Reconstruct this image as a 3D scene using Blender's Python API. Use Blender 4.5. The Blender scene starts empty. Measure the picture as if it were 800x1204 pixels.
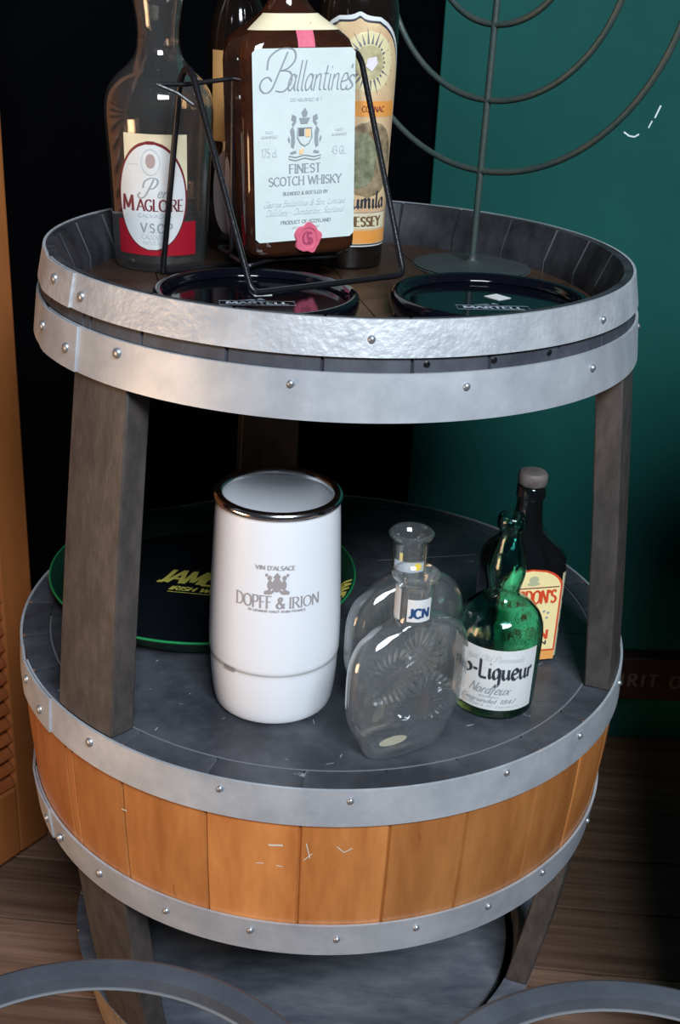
import bpy, bmesh, math, random
from mathutils import Vector, Matrix
random.seed(7)
SC = bpy.context.scene
COL = SC.collection
PI = math.pi
def rad(a): return math.radians(a)
PROFILE = [(0,.290),(.06,.302),(.19,.323),(.314,.3375),(.354,.3415),(.42,.3465),(.483,.3490),(.52,.3470),(.60,.3405),(.70,.3310),(.80,.3205),(.866,.3130),(.907,.3080),(.920,.3062),(.9505,.2998),(1,.29)]
def Rout(z):        # outer profile of the cask
    for (z0, r0), (z1, r1) in zip(PROFILE, PROFILE[1:]):
        if z <= z1: return r0+(r1-r0)*(z-z0)/(z1-z0)
    return .29

# ------------------------------------------------------------ camera
cam_data = bpy.data.cameras.new('camera')
cam_data.sensor_fit = 'HORIZONTAL'; cam_data.sensor_width = 36
cam_data.lens = 36*1399.3/800
cam_data.clip_start = .02
cam = bpy.data.objects.new('camera', cam_data); COL.objects.link(cam)
pitch, roll, yaw = .416, .0511, .0107
F = Vector((math.sin(yaw)*math.cos(pitch), math.cos(yaw)*math.cos(pitch), -math.sin(pitch)))
R0 = Vector((math.cos(yaw), -math.sin(yaw), 0)); U0 = R0.cross(F)
R1 = math.cos(roll)*R0 + math.sin(roll)*U0; U1 = -math.sin(roll)*R0 + math.cos(roll)*U0
M = Matrix((R1, U1, -F)).transposed().to_4x4(); M.translation = Vector((0, -1.243, 1.1958))
cam.matrix_world = M
SC.camera = cam
CAM = M.translation.copy()

# ------------------------------------------------------------ world, lamps, exposure
w = bpy.data.worlds.new('room_ambient'); SC.world = w; w.use_nodes = True
w.node_tree.nodes['Background'].inputs[0].default_value = (.55, .68, 1, 1)
w.node_tree.nodes['Background'].inputs[1].default_value = .035
def area(name, loc, target, sx, sy, power, col):
    d = bpy.data.lights.new(name, 'AREA'); d.shape = 'RECTANGLE'; d.size = sx; d.size_y = sy
    d.energy = power; d.color = col
    o = bpy.data.objects.new(name, d); COL.objects.link(o); o.location = loc
    o.rotation_euler = (Vector(target)-Vector(loc)).to_track_quat('-Z', 'Y').to_euler()
    return o
area('window_light', (.70, -2.6, 3.0), (0, 0, .6), 1.3, .8, 200, (.82, .91, 1))
area('warm_room_light', (-2.1, -1.25, .45), (0, 0, .6), .8, .6, 25, (1, .62, .34))
SC.view_settings.view_transform = 'Standard'; SC.view_settings.look = 'None'
SC.view_settings.exposure = .0; SC.view_settings.gamma = 1
SC.view_settings.use_curve_mapping = False
SC.cycles.max_bounces = 14; SC.cycles.transmission_bounces = 12; SC.cycles.transparent_max_bounces = 16

# ------------------------------------------------------------ materials
MATS = {}
def mat(name, col, rough=.5, metal=0, noise=None, scale=20, bump=0, bscale=None, stretch=(1,1,1), trans=0, ior=1.45, spots=None, coat=0, spec=None, attr=None, detail=4):
    """noise: second colour mixed by noise; spots: (colour, threshold, scale) worn flecks with a shape of their own"""
    m = bpy.data.materials.new(name); m.use_nodes = True; MATS[name] = m
    nt = m.node_tree; N = nt.nodes; L = nt.links
    b = N['Principled BSDF']
    c4 = lambda c: (c[0], c[1], c[2], 1)
    b.inputs['Base Color'].default_value = c4(col); b.inputs['Roughness'].default_value = rough
    b.inputs['Metallic'].default_value = metal; b.inputs['IOR'].default_value = ior
    b.inputs['Transmission Weight'].default_value = trans; b.inputs['Coat Weight'].default_value = coat
    if spec is not None: b.inputs['Specular IOR Level'].default_value = spec
    tc = N.new('ShaderNodeTexCoord'); mp = N.new('ShaderNodeMapping'); mp.inputs['Scale'].default_value = stretch
    L.new(tc.outputs['Object'], mp.inputs['Vector'])
    out = None
    if noise is not None:
        n = N.new('ShaderNodeTexNoise'); n.inputs['Scale'].default_value = scale; n.inputs['Detail'].default_value = detail
        n.inputs['Roughness'].default_value = .65
        L.new(mp.outputs[0], n.inputs['Vector'])
        cr = N.new('ShaderNodeMapRange'); cr.inputs[1].default_value = .35; cr.inputs[2].default_value = .68
        L.new(n.outputs['Fac'], cr.inputs[0])
        mx = N.new('ShaderNodeMix'); mx.data_type = 'RGBA'
        mx.inputs[6].default_value = c4(col); mx.inputs[7].default_value = c4(noise)
        L.new(cr.outputs[0], mx.inputs[0]); out = mx.outputs[2]
    if attr is not None:      # tint of each stave / plank
        a = N.new('ShaderNodeAttribute'); a.attribute_name = 'tint'
        mr = N.new('ShaderNodeMapRange'); mr.inputs[3].default_value = 1-attr; mr.inputs[4].default_value = 1+attr
        L.new(a.outputs['Fac'], mr.inputs[0])
        vm = N.new('ShaderNodeVectorMath'); vm.operation = 'SCALE'
        if out is None: vm.inputs[0].default_value = col
        else: L.new(out, vm.inputs[0])
        L.new(mr.outputs[0], vm.inputs['Scale']); out = vm.outputs[0]
    if spots is not None:
        n = N.new('ShaderNodeTexNoise'); n.inputs['Scale'].default_value = spots[2]; n.inputs['Detail'].default_value = 6
        n.inputs['Roughness'].default_value = .7
        L.new(mp.outputs[0], n.inputs['Vector'])
        cr = N.new('ShaderNodeMapRange'); cr.inputs[1].default_value = spots[1]; cr.inputs[2].default_value = spots[1]+.06
        L.new(n.outputs['Fac'], cr.inputs[0])
        mx = N.new('ShaderNodeMix'); mx.data_type = 'RGBA'; mx.inputs[7].default_value = c4(spots[0])
        if out is None: mx.inputs[6].default_value = c4(col)
        else: L.new(out, mx.inputs[6])
        L.new(cr.outputs[0], mx.inputs[0]); out = mx.outputs[2]
    if out is not None: L.new(out, b.inputs['Base Color'])
    if bump:
        n = N.new('ShaderNodeTexNoise'); n.inputs['Scale'].default_value = bscale or scale; n.inputs['Detail'].default_value = 5
        L.new(mp.outputs[0], n.inputs['Vector'])
        bp = N.new('ShaderNodeBump'); bp.inputs['Strength'].default_value = bump; bp.inputs['Distance'].default_value = .002
        L.new(n.outputs['Fac'], bp.inputs['Height']); L.new(bp.outputs[0], b.inputs['Normal'])
    return m

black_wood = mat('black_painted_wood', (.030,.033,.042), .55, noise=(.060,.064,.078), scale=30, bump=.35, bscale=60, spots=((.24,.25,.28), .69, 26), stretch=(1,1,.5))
shelf_paint = mat('shelf_black_paint', (.022,.024,.030), .40, noise=(.066,.070,.082), scale=14, bump=.15, bscale=90, spots=((.26,.27,.30), .665, 42))
worn_black = mat('worn_black_stave', (.036,.031,.030), .5, noise=(.070,.058,.052), scale=60, bump=.4, bscale=90, stretch=(1,1,.45), spots=((.36,.35,.34), .70, 34))
tray_wood = mat('tray_dark_stained_wood', (.022,.014,.010), .38, noise=(.055,.028,.016), scale=14, bump=.3, bscale=50, stretch=(.25,1.6,1), spots=((.20,.16,.13), .70, 40))
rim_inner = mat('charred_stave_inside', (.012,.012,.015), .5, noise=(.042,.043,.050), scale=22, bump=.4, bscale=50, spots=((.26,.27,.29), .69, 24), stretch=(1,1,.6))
oak = mat('varnished_oak_staves', (.330,.112,.028), .38, noise=(.490,.195,.056), scale=11, bump=.15, bscale=60, stretch=(2.2,2.2,.45), attr=.22, spots=((.15,.045,.012), .645, 17), coat=.15)
zinc = mat('galvanised_hoop', (.36,.385,.42), .48, .42, noise=(.52,.545,.58), scale=16, bump=.10, bscale=70, spots=((.22,.24,.26), .73, 20), detail=6)
zinc_rough = mat('pitted_galvanised_hoop', (.42,.44,.47), .46, .45, noise=(.58,.60,.63), scale=30, bump=.38, bscale=170, spots=((.25,.27,.29), .74, 30))
rivet_m = mat('rivet_metal', (.38,.40,.43), .4, .8)
iron = mat('black_iron_wire', (.009,.009,.011), .32, .2, bump=.2, bscale=200)
verdigris = mat('grey_green_iron', (.040,.070,.068), .45, .35, noise=(.075,.085,.070), scale=22, bump=.3, bscale=120, spots=((.20,.12,.055), .62, 11))
white_plastic = mat('white_glossy_plastic', (.70,.71,.74), .22, coat=.3)
chrome = mat('chrome', (.80,.80,.80), .16, 1)
paper = mat('white_label_paper', (.64,.65,.65), .5, noise=(.59,.59,.57), scale=40)
paper_blue = mat('pale_label_paper', (.62,.69,.67), .42, noise=(.57,.64,.61), scale=35, spots=((.62,.66,.63), .74, 60))
paper_cream = mat('cream_label_paper', (.86,.68,.33), .45, noise=(.80,.64,.32), scale=60)
paper_ivory = mat('ivory_label_paper', (.74,.66,.46), .45, noise=(.66,.58,.38), scale=40)
ink = mat('dark_ink', (.03,.035,.045), .5)
ink_grey = mat('grey_ink', (.27,.30,.32), .5)
ink_lt = mat('pale_grey_ink', (.48,.52,.53), .5)
ink_red = mat('maroon_ink', (.16,.02,.03), .5)
red_m = mat('red_band', (.32,.008,.020), .4)
red_ink = mat('orange_red_ink', (.62,.06,.02), .45)
orange_m = mat('orange_print', (.80,.30,.05), .45, noise=(.72,.34,.10), scale=50)
pink_wax = mat('pink_seal', (.66,.13,.20), .45, noise=(.58,.10,.17), scale=120, bump=.3, bscale=200)
gold_ink = mat('gold_yellow_print', (.72,.66,.13), .35, spec=.6)
gold_dk = mat('olive_print', (.13,.14,.04), .4)
yellow_m = mat('yellow_dot_print', (.85,.60,.02), .4)
silver_ink = mat('silver_print', (.42,.47,.55), .4, .2)
emblem_m = mat('grey_emblem_print', (.22,.22,.24), .35, .3)
gblack = mat('glossy_black_tray', (.006,.008,.011), .16)
ggreen = mat('glossy_dark_green_rim', (.008,.035,.022), .22)
gedge = mat('bright_green_edge', (.010,.19,.06), .3)
navy = mat('navy_black_glass', (.0025,.0030,.0055), .08, coat=0)
def glass(name, col, rough=.0, ior=1.48, **k): return mat(name, col, rough, trans=1, ior=ior, **k)
def thin_glass(name, col, refr=.25, haze=.05):
    m = bpy.data.materials.new(name); m.use_nodes = True; nt = m.node_tree; N = nt.nodes; L = nt.links
    N.remove(N['Principled BSDF']); o = N['Material Output']
    t = N.new('ShaderNodeBsdfTransparent'); t.inputs[0].default_value = (*col, 1)
    r = N.new('ShaderNodeBsdfRefraction'); r.inputs['Color'].default_value = (*col, 1); r.inputs['IOR'].default_value = 1.45; r.inputs['Roughness'].default_value = 0
    gl = N.new('ShaderNodeBsdfGlossy'); gl.inputs['Roughness'].default_value = .03; gl.inputs['Color'].default_value = (1,1,1,1)
    fr = N.new('ShaderNodeLayerWeight'); fr.inputs['Blend'].default_value = .5
    pw = N.new('ShaderNodeMath'); pw.operation = 'POWER'; pw.inputs[1].default_value = 2.2; L.new(fr.outputs['Facing'], pw.inputs[0])
    ad = N.new('ShaderNodeMath'); ad.operation = 'MULTIPLY_ADD'; ad.inputs[1].default_value = .92; ad.inputs[2].default_value = .045; L.new(pw.outputs[0], ad.inputs[0])
    m1 = N.new('ShaderNodeMixShader'); m1.inputs[0].default_value = refr
    m2 = N.new('ShaderNodeMixShader')
    L.new(t.outputs[0], m1.inputs[1]); L.new(r.outputs[0], m1.inputs[2])
    L.new(ad.outputs[0], m2.inputs[0]); L.new(m1.outputs[0], m2.inputs[1]); L.new(gl.outputs[0], m2.inputs[2])
    df = N.new('ShaderNodeBsdfDiffuse'); df.inputs[0].default_value = (.75,.78,.80,1)
    m3 = N.new('ShaderNodeMixShader'); m3.inputs[0].default_value = haze
    L.new(m2.outputs[0], m3.inputs[1]); L.new(df.outputs[0], m3.inputs[2])
    L.new(m3.outputs[0], o.inputs['Surface'])
    m['n'] = [r.name, gl.name, fr.name]
    return m
clear = glass('clear_glass', (.97,.99,.985), bump=.05, bscale=30)
smoky = thin_glass('smoky_clear_glass', (.92,.90,.87), .12, .014)
gin_glass = thin_glass('dusky_gin_glass', (.42,.45,.50), .1, .004)
green_glass = glass('green_glass', (.26,.78,.70), bump=.55, bscale=45)
brown_glass = mat('amber_bottle_glass', (.026,.009,.007), .06, noise=(.070,.022,.009), scale=10, trans=.3, ior=1.5, stretch=(1,1,3))
dark_glass = mat('black_brown_glass', (.012,.008,.006), .08, trans=.3, ior=1.5)
cork = mat('worn_cork_cap', (.075,.060,.056), .6, noise=(.15,.125,.115), scale=70)
wall_m = mat('black_wall_paint', (.0010,.0012,.0018), 1, noise=(.0016,.002,.003), scale=4, spec=0)
green_m = mat('green_panel_paint', (.0060,.070,.060), .7, spec=.15, noise=(.0055,.062,.054), scale=6, bump=.06, bscale=200)
chalk = mat('white_scratch', (.62,.72,.70), .6)
plank_m = mat('dark_red_brown_plank', (.020,.009,.009), .6, noise=(.028,.012,.012), scale=20, stretch=(.3,1,2))
plank_ink = mat('grey_brown_letters', (.10,.078,.078), .6)
door_m = mat('orange_brown_door_wood', (.22,.070,.018), .42, noise=(.31,.105,.030), scale=9, stretch=(1,1,.25), bump=.15, bscale=40, coat=.2)
slat_m = mat('red_brown_louvre_wood', (.16,.040,.010), .40, noise=(.24,.066,.017), scale=12, stretch=(1,1,1), coat=.25)
floor_m = mat('worn_floor_planks', (.085,.043,.026), .6, noise=(.180,.106,.070), scale=9, stretch=(.3,6,1), bump=.5, bscale=20, attr=.35, spots=((.035,.02,.014), .63, 12))
dirty_wood = mat('bare_pale_wood', (.30,.22,.15), .7, noise=(.20,.14,.09), scale=25)
grey_board = mat('grey_blue_scuffed_board', (.050,.058,.078), .5, noise=(.15,.16,.18), scale=9, stretch=(1,2.6,1), bump=.2, bscale=40, spots=((.34,.32,.30), .66, 16))
hoop_m = mat('dark_grey_stool_paint', (.045,.050,.062), .5, noise=(.072,.078,.092), scale=16, bump=.15, bscale=80, spots=((.42,.43,.45), .74, 45))
rubber = mat('pale_worn_edge', (.13,.135,.145), .5)

# ------------------------------------------------------------ object helpers
def tag(o, label=None, cat=None, group=None, kind=None):
    if label: o['label'] = label
    if cat: o['category'] = cat
    if group: o['group'] = group
    if kind: o['kind'] = kind
    return o
def empty(name, loc=(0,0,0), rot=(0,0,0), label=None, cat=None, group=None):
    o = bpy.data.objects.new(name, None); COL.objects.link(o); o.location = loc; o.rotation_euler = rot
    o.empty_display_size = .02
    return tag(o, label, cat, group)
def obj(name, bm, m, parent=None, smooth=True, loc=None, bevel=0, sharp=40):
    me = bpy.data.meshes.new(name); bm.normal_update(); bm.to_mesh(me); bm.free()
    for mm in (m if isinstance(m, (list, tuple)) else [m]): me.materials.append(mm)
    o = bpy.data.objects.new(name, me); COL.objects.link(o)
    if parent is not None: o.parent = parent
    if loc is not None: o.location = loc
    if smooth:
        me.polygons.foreach_set('use_smooth', [True]*len(me.polygons))
        try: me.set_sharp_from_angle(angle=rad(sharp))
        except Exception: pass
    if bevel:
        b = o.modifiers.new('bevel', 'BEVEL'); b.width = bevel; b.segments = 2; b.limit_method = 'ANGLE'
    return o
def tint_attr(bm): return bm.faces.layers.float.new('tint') if 'tint' not in bm.faces.layers.float else bm.faces.layers.float['tint']
def box(bm, x0, x1, y0, y1, z0, z1, T=None, tint=None):
    vs = [bm.verts.new((x, y, z)) for x in (x0, x1) for y in (y0, y1) for z in (z0, z1)]
    fs = [(0,1,3,2),(4,6,7,5),(0,4,5,1),(2,3,7,6),(0,2,6,4),(1,5,7,3)]
    ff = [bm.faces.new([vs[i] for i in f]) for f in fs]
    if T is not None:
        for v in vs: v.co = T @ v.co
    if tint is not None:
        l = tint_attr(bm)
        for f in ff: f[l] = tint
    return vs
def lathe(bm, prof, n=64, c=(0,0), a0=0, a1=2*PI, caps=True):
    """prof: list of (r, z), closed surface of revolution"""
    full = abs(a1-a0-2*PI) < 1e-6
    m = n if full else n+1
    rings = []
    for r, z in prof:
        if r < 1e-6: rings.append([bm.verts.new((c[0], c[1], z))])
        else: rings.append([bm.verts.new((c[0]+r*math.cos(a0+(a1-a0)*i/n), c[1]+r*math.sin(a0+(a1-a0)*i/n), z)) for i in range(m)])
    for A, B in zip(rings, rings[1:]):
        for i in range(n):
            j = (i+1) % m
            if len(A) == 1 and len(B) == 1: continue
            if len(A) == 1: bm.faces.new((A[0], B[j], B[i]))
            elif len(B) == 1: bm.faces.new((A[i], A[j], B[0]))
            else: bm.faces.new((A[i], A[j], B[j], B[i]))
    if not full and caps:
        bm.faces.new([r[0] for r in rings]); bm.faces.new([r[-1] for r in reversed(rings)])
    return rings
def sq(t, rx, ry, e):
    c, s = math.cos(t), math.sin(t)
    return (rx*math.copysign(abs(c)**(2/e), c), ry*math.copysign(abs(s)**(2/e), s))
def loft(bm, rings, n=72, cap0=True, cap1=True):
    """rings: (z, rx, ry, e) superellipse sections"""
    R = []
    for q in rings:
        z, rx, ry, e = q[:4]
        R.append([bm.verts.new((*sq(2*PI*(i+.5)/n, rx, ry, e), z)) for i in range(n)])
    for A, B in zip(R, R[1:]):
        for i in range(n): bm.faces.new((A[i], A[(i+1) % n], B[(i+1) % n], B[i]))
    if cap0: bm.faces.new(list(reversed(R[0])))
    if cap1: bm.faces.new(R[-1])
def crom(pts, k=6, closed=False):
    P = [Vector(p) for p in pts]; out = []
    n = len(P)
    if n < 3: return P
    rng = range(n) if closed else range(n-1)
    for i in rng:
        if closed: a, b, c, d = P[(i-1) % n], P[i], P[(i+1) % n], P[(i+2) % n]
        else: a, b, c, d = P[max(i-1,0)], P[i], P[i+1], P[min(i+2,n-1)]
        for j in range(k):
            t = j/k
            out.append(.5*((2*b)+(-a+c)*t+(2*a-5*b+4*c-d)*t*t+(-a+3*b-3*c+d)*t**3))
    if not closed: out.append(P[-1])
    return out
def smooth_prof(pts, k=5):
    return [(max(v.x, 0), v.y) for v in crom([(a, b, 0) for a, b in pts], k)]
def tube(bm, pts, r, n=10, closed=False, rr=None):
    P = [Vector(p) for p in pts]; N = len(P); rings = []
    up = Vector((0,0,1)); prev = None
    for i in range(N):
        if closed: t = (P[(i+1) % N]-P[(i-1) % N])
        else: t = P[min(i+1,N-1)]-P[max(i-1,0)]
        t.normalize()
        if prev is None:
            a = up if abs(t.dot(up)) < .95 else Vector((1,0,0))
            u = t.cross(a).normalized()
        else: u = (prev - t*prev.dot(t)).normalized()
        prev = u; v = t.cross(u)
        ri = rr[i] if rr else r
        rings.append([bm.verts.new(P[i]+ri*(math.cos(2*PI*k/n)*u+math.sin(2*PI*k/n)*v)) for k in range(n)])
    for i in range(N if closed else N-1):
        A, B = rings[i], rings[(i+1) % N]
        for k in range(n): bm.faces.new((A[k], A[(k+1) % n], B[(k+1) % n], B[k]))
    if not closed: bm.faces.new(list(reversed(rings[0]))); bm.faces.new(rings[-1])
def corner(pts, r=.008, k=5):
    """round the corners of a polyline"""
    P = [Vector(p) for p in pts]; out = [P[0]]
    for i in range(1, len(P)-1):
        a, b, c = P[i-1], P[i], P[i+1]
        d1, d2 = (a-b), (c-b); q = min(r, d1.length*.45, d2.length*.45)
        s, e = b+d1.normalized()*q, b+d2.normalized()*q
        for j in range(k+1):
            t = j/k; out.append((1-t)**2*s+2*t*(1-t)*b+t*t*e)
    out.append(P[-1]); return out

# ------------------------------------------------------------ lettering: pen strokes turned into thin ribbons
G = {}
def g(ch, w, *strokes): G[ch] = (w, strokes)     # '~' smooth, '-' straight
g('A',.72,'-0,0 .36,1 .72,0','-.13,.34 .59,.34'); g('B',.6,'-.08,0 .08,1','~.08,1 .4,.98 .5,.76 .38,.56 .08,.53','~.08,.53 .44,.5 .57,.27 .42,.03 .08,0')
g('C',.66,'~.62,.82 .42,.99 .14,.85 .04,.5 .14,.14 .42,.0 .63,.18'); g('D',.7,'-.08,0 .08,1','~.08,1 .42,.96 .64,.7 .64,.3 .42,.04 .08,0')
g('E',.56,'-.08,0 .08,1','-.08,1 .52,1','-.08,.52 .44,.52','-.08,0 .54,0'); g('F',.52,'-.08,0 .08,1','-.08,1 .5,1','-.08,.52 .42,.52')
g('G',.7,'~.62,.82 .42,.99 .14,.85 .04,.5 .14,.14 .42,.0 .62,.12','-.62,.1 .62,.45','-.42,.45 .68,.45'); g('H',.7,'-.08,0 .08,1','-.62,0 .62,1','-.08,.52 .62,.52')
g('I',.2,'-.1,0 .1,1'); g('J',.4,'~.3,1 .3,.3 .2,.03 .02,.06'); g('K',.64,'-.08,0 .08,1','-.58,1 .08,.45','-.22,.56 .62,0'); g('L',.52,'-.08,0 .08,1','-.08,0 .5,0')
g('M',.86,'-.06,0 .1,1 .43,.15 .76,1 .8,0'); g('N',.72,'-.08,0 .08,1 .64,0 .64,1'); g('O',.74,'~.37,1 .1,.82 .04,.5 .1,.18 .37,0 .64,.18 .7,.5 .64,.82 .37,1')
g('P',.58,'-.08,0 .08,1','~.08,1 .42,.98 .53,.74 .4,.5 .08,.46'); g('R',.64,'-.08,0 .08,1','~.08,1 .42,.98 .52,.76 .4,.54 .08,.5','-.3,.5 .62,0')
g('S',.54,'~.48,.84 .28,.99 .08,.84 .12,.6 .4,.46 .5,.22 .3,.01 .05,.14'); g('T',.6,'-.3,0 .3,1','-.02,1 .58,1'); g('U',.7,'~.08,1 .08,.35 .2,.05 .48,.05 .62,.35 .62,1')
g('V',.7,'-.02,1 .35,0 .68,1'); g('W',.98,'-.02,1 .26,0 .49,.9 .72,0 .98,1'); g('Y',.66,'-.02,1 .33,.5 .64,1','-.33,.5 .33,0'); g('X',.66,'-0,0 .64,1','-0,1 .64,0')
g('&',.72,'~.68,.0 .3,.55 .2,.8 .34,.98 .46,.82 .36,.62 .1,.38 .08,.14 .28,.0 .5,.12 .66,.42'); g("'",.16,'-.08,1 .06,.78'); g('.',.2,'-.06,0 .12,.0'); g('-',.36,'-.04,.36 .32,.36')
g('1',.3,'-.02,.8 .16,1 .16,0'); g('7',.5,'-.02,1 .46,1 .16,0'); g('5',.5,'-.44,1 .1,1 .07,.56','~.07,.56 .34,.6 .46,.3 .3,.02 .03,.08'); g('4',.52,'-.38,0 .38,1 .02,.3 .5,.3'); g('3',.48,'~.04,.88 .24,1 .42,.8 .2,.54','~.2,.54 .46,.36 .36,.04 .02,.08'); g('8',.5,'~.25,.54 .06,.76 .25,1 .44,.76 .25,.54 .03,.26 .25,0 .47,.26 .25,.54')
g('a',.5,'~.42,.42 .28,.58 .1,.45 .05,.2 .16,.02 .34,.14 .42,.4','~.43,.56 .41,.14 .5,.02'); g('e',.46,'~.06,.28 .4,.36 .34,.55 .18,.56 .06,.32 .12,.06 .3,.0 .46,.14'); g('i',.22,'~.1,.56 .1,.12 .2,.0','-.11,.78 .14,.82')
g('l',.24,'~.12,1.05 .1,.5 .1,.1 .22,.0'); g('n',.52,'-.08,0 .09,.56','~.09,.38 .24,.56 .36,.52 .38,.2 .42,.04 .52,.02'); g('m',.78,'-.08,0 .09,.56','~.09,.38 .22,.56 .33,.5 .34,0','~.35,.38 .5,.56 .62,.5 .63,.12 .74,.02')
g('t',.3,'~.14,.86 .12,.14 .28,.02','-.0,.58 .28,.58'); g('s',.38,'~.34,.48 .2,.57 .08,.44 .2,.3 .32,.14 .16,.0 .02,.08'); g('r',.36,'-.08,0 .09,.56','~.09,.36 .2,.54 .34,.5'); g('u',.52,'~.08,.56 .08,.16 .2,.01 .38,.16','~.42,.56 .42,.12 .52,.02')
g('o',.48,'~.24,.57 .07,.42 .06,.14 .24,0 .41,.14 .41,.42 .24,.57'); g('q',.5,'~.42,.42 .28,.58 .1,.45 .05,.2 .16,.02 .34,.14 .42,.4','~.43,.56 .42,-.2 .3,-.42 .16,-.34'); g('g',.5,'~.42,.42 .28,.58 .1,.45 .05,.2 .16,.02 .34,.14 .42,.4','~.43,.56 .42,-.2 .26,-.42 .06,-.3')
g('d',.5,'~.42,.42 .28,.58 .1,.45 .05,.2 .16,.02 .34,.14 .42,.4','~.44,1.03 .42,.14 .5,.02'); g('b',.48,'-.08,1.03 .08,0','~.08,.4 .26,.58 .42,.4 .4,.12 .22,0 .08,.1'); g('f',.32,'~.34,.98 .2,1.0 .14,.7 .12,-.3','-.0,.56 .3,.56'); g('c',.42,'~.38,.46 .24,.57 .08,.42 .06,.16 .2,.0 .4,.12')
g('h',.5,'-.08,1.03 .08,0','~.09,.36 .26,.57 .38,.48 .4,0'); g('y',.5,'~.06,.56 .14,.1 .34,.2','~.44,.56 .36,-.1 .2,-.4 .04,-.3'); g('x',.46,'-.04,0 .42,.56','-.04,.56 .44,0'); g(',',.16,'-.08,.04 .04,-.14'); g(' ',.34)
# the large swash capital of the handwritten name, and a scroll capital P
g('{',.95,'~.62,.98 .40,.45 .22,.05 .02,-.03 -.12,.12 -.06,.30 .10,.36 .22,.26','~.06,.55 .10,.85 .40,1.06 .78,1.04 .86,.80 .66,.58 .44,.52','~.44,.52 .74,.48 .78,.22 .58,.0 .34,.02')
g('}',.85,'~.55,.98 .36,.45 .16,.02 -.1,-.06 -.22,.1 -.1,.24','~.02,.5 .05,.82 .36,1.04 .70,1.0 .78,.76 .6,.5 .36,.46')
def text_quads(s, h, thick=.14, thin=.05, nib=0, shear=0, track=.06, serif=False, width=1.0, center=True):
    """list of ribbons; each ribbon = list of (left, right) points in metres, text centred on u=0, baseline v=0"""
    x = 0; ribs = []
    nv = Vector((math.cos(rad(nib)), math.sin(rad(nib))))
    for ch in s:
        wd, strokes = G.get(ch, G[' '])
        for st in strokes:
            pts = [tuple(map(float, p.split(','))) for p in st[1:].split(' ')]
            if st[0] == '~': P = [Vector((v.x, v.y)) for v in crom([(a, b, 0) for a, b in pts], 5)]
            else:
                P = None
                for a, b in zip(pts, pts[1:]):
                    a2, b2 = Vector(a), Vector(b)
                    ribs.append(([a2, a2.lerp(b2,.5), b2], x))
                if serif:
                    for q in ((pts[0], pts[-1])):
                        if (abs(q[1]) < .01 or abs(q[1]-1) < .01) and abs(pts[0][1]-pts[-1][1]) > .3 or len(pts) > 2 and (abs(q[1]) < .01 or abs(q[1]-1) < .01):
                            ribs.append(([Vector((q[0]-.11, q[1])), Vector((q[0]+.11, q[1]))], x))
            if P: ribs.append((P, x))
        x += wd+track
    tot = x-track; out = []
    for P, x0 in ribs:
        Q = []
        for i, p in enumerate(P):
            t = (P[min(i+1, len(P)-1)]-P[max(i-1, 0)])
            if t.length < 1e-6: t = Vector((1, 0))
            t.normalize()
            cr = abs(t.x*nv.y-t.y*nv.x)
            hw = .5*(thin+(thick-thin)*cr); n = Vector((-t.y, t.x))*hw
            for sgn in (1,):
                a, b = p+n, p-n
                f = lambda v: ((v.x+x0-(tot/2 if center else 0)+v.y*shear)*h*width, v.y*h)
                Q.append((f(a), f(b)))
        out.append(Q)
    return out
def text(name, s, h, mp, m, parent, at=(0, 0), off=.0009, fit=None, rot=0, **k):
    """mp(u, v, off) -> local 3-D point on the carrying surface"""
    ribs = text_quads(s, h, **k)
    if fit:
        us = [p[0] for Q in ribs for q in Q for p in q]; sc = fit/(max(us)-min(us)); mid = (max(us)+min(us))/2
    else: sc = 1; mid = 0
    c, sn = math.cos(rot), math.sin(rot)
    bm = bmesh.new()
    for qi, Q in enumerate(ribs):
        rows = []
        for a, b in Q:
            row = []
            for u, v in (a, b):
                u = (u-mid)*sc
                row.append(bm.verts.new(mp(at[0]+u*c-v*sn, at[1]+u*sn+v*c, off+(qi % 5)*4e-6)))
            rows.append(row)
        for A, B in zip(rows, rows[1:]): bm.faces.new((A[0], B[0], B[1], A[1]))
    return obj(name, bm, m, parent, smooth=False)
def patch(name, mp, m, parent, v0, v1, span, off=.0004, nv=24, nu=14):
    """strip patch: span(v) -> (u_left, u_right)"""
    bm = bmesh.new(); rows = []
    for i in range(nv+1):
        v = v0+(v1-v0)*i/nv; a, b = span(v)
        rows.append([bm.verts.new(mp(a+(b-a)*j/nu, v, off)) for j in range(nu+1)])
    for A, B in zip(rows, rows[1:]):
        for j in range(nu): bm.faces.new((A[j], A[j+1], B[j+1], B[j]))
    return obj(name, bm, m, parent)
def oval(u0, vc, ru, rv): return lambda v: (u0-ru*math.sqrt(max(0, 1-((v-vc)/rv)**2))-1e-5, u0+ru*math.sqrt(max(0, 1-((v-vc)/rv)**2))+1e-5)
def ring_line(name, mp, m, parent, pts, wd, off=.0008, closed=True):
    bm = bmesh.new(); P = [Vector(p) for p in pts]; n = len(P); rows = []
    for i in range(n):
        t = (P[(i+1) % n]-P[(i-1) % n]) if closed else P[min(i+1, n-1)]-P[max(i-1, 0)]
        t.normalize(); q = Vector((-t.y, t.x))*wd/2
        rows.append((bm.verts.new(mp(*(P[i]+q), off)), bm.verts.new(mp(*(P[i]-q), off))))
    for i in range(n if closed else n-1):
        A, B = rows[i], rows[(i+1) % n]; bm.faces.new((A[0], B[0], B[1], A[1]))
    return obj(name, bm, m, parent, smooth=False)
def ell(u0, v0, ru, rv, n=40): return [(u0+ru*math.cos(2*PI*i/n), v0+rv*math.sin(2*PI*i/n)) for i in range(n)]
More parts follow.
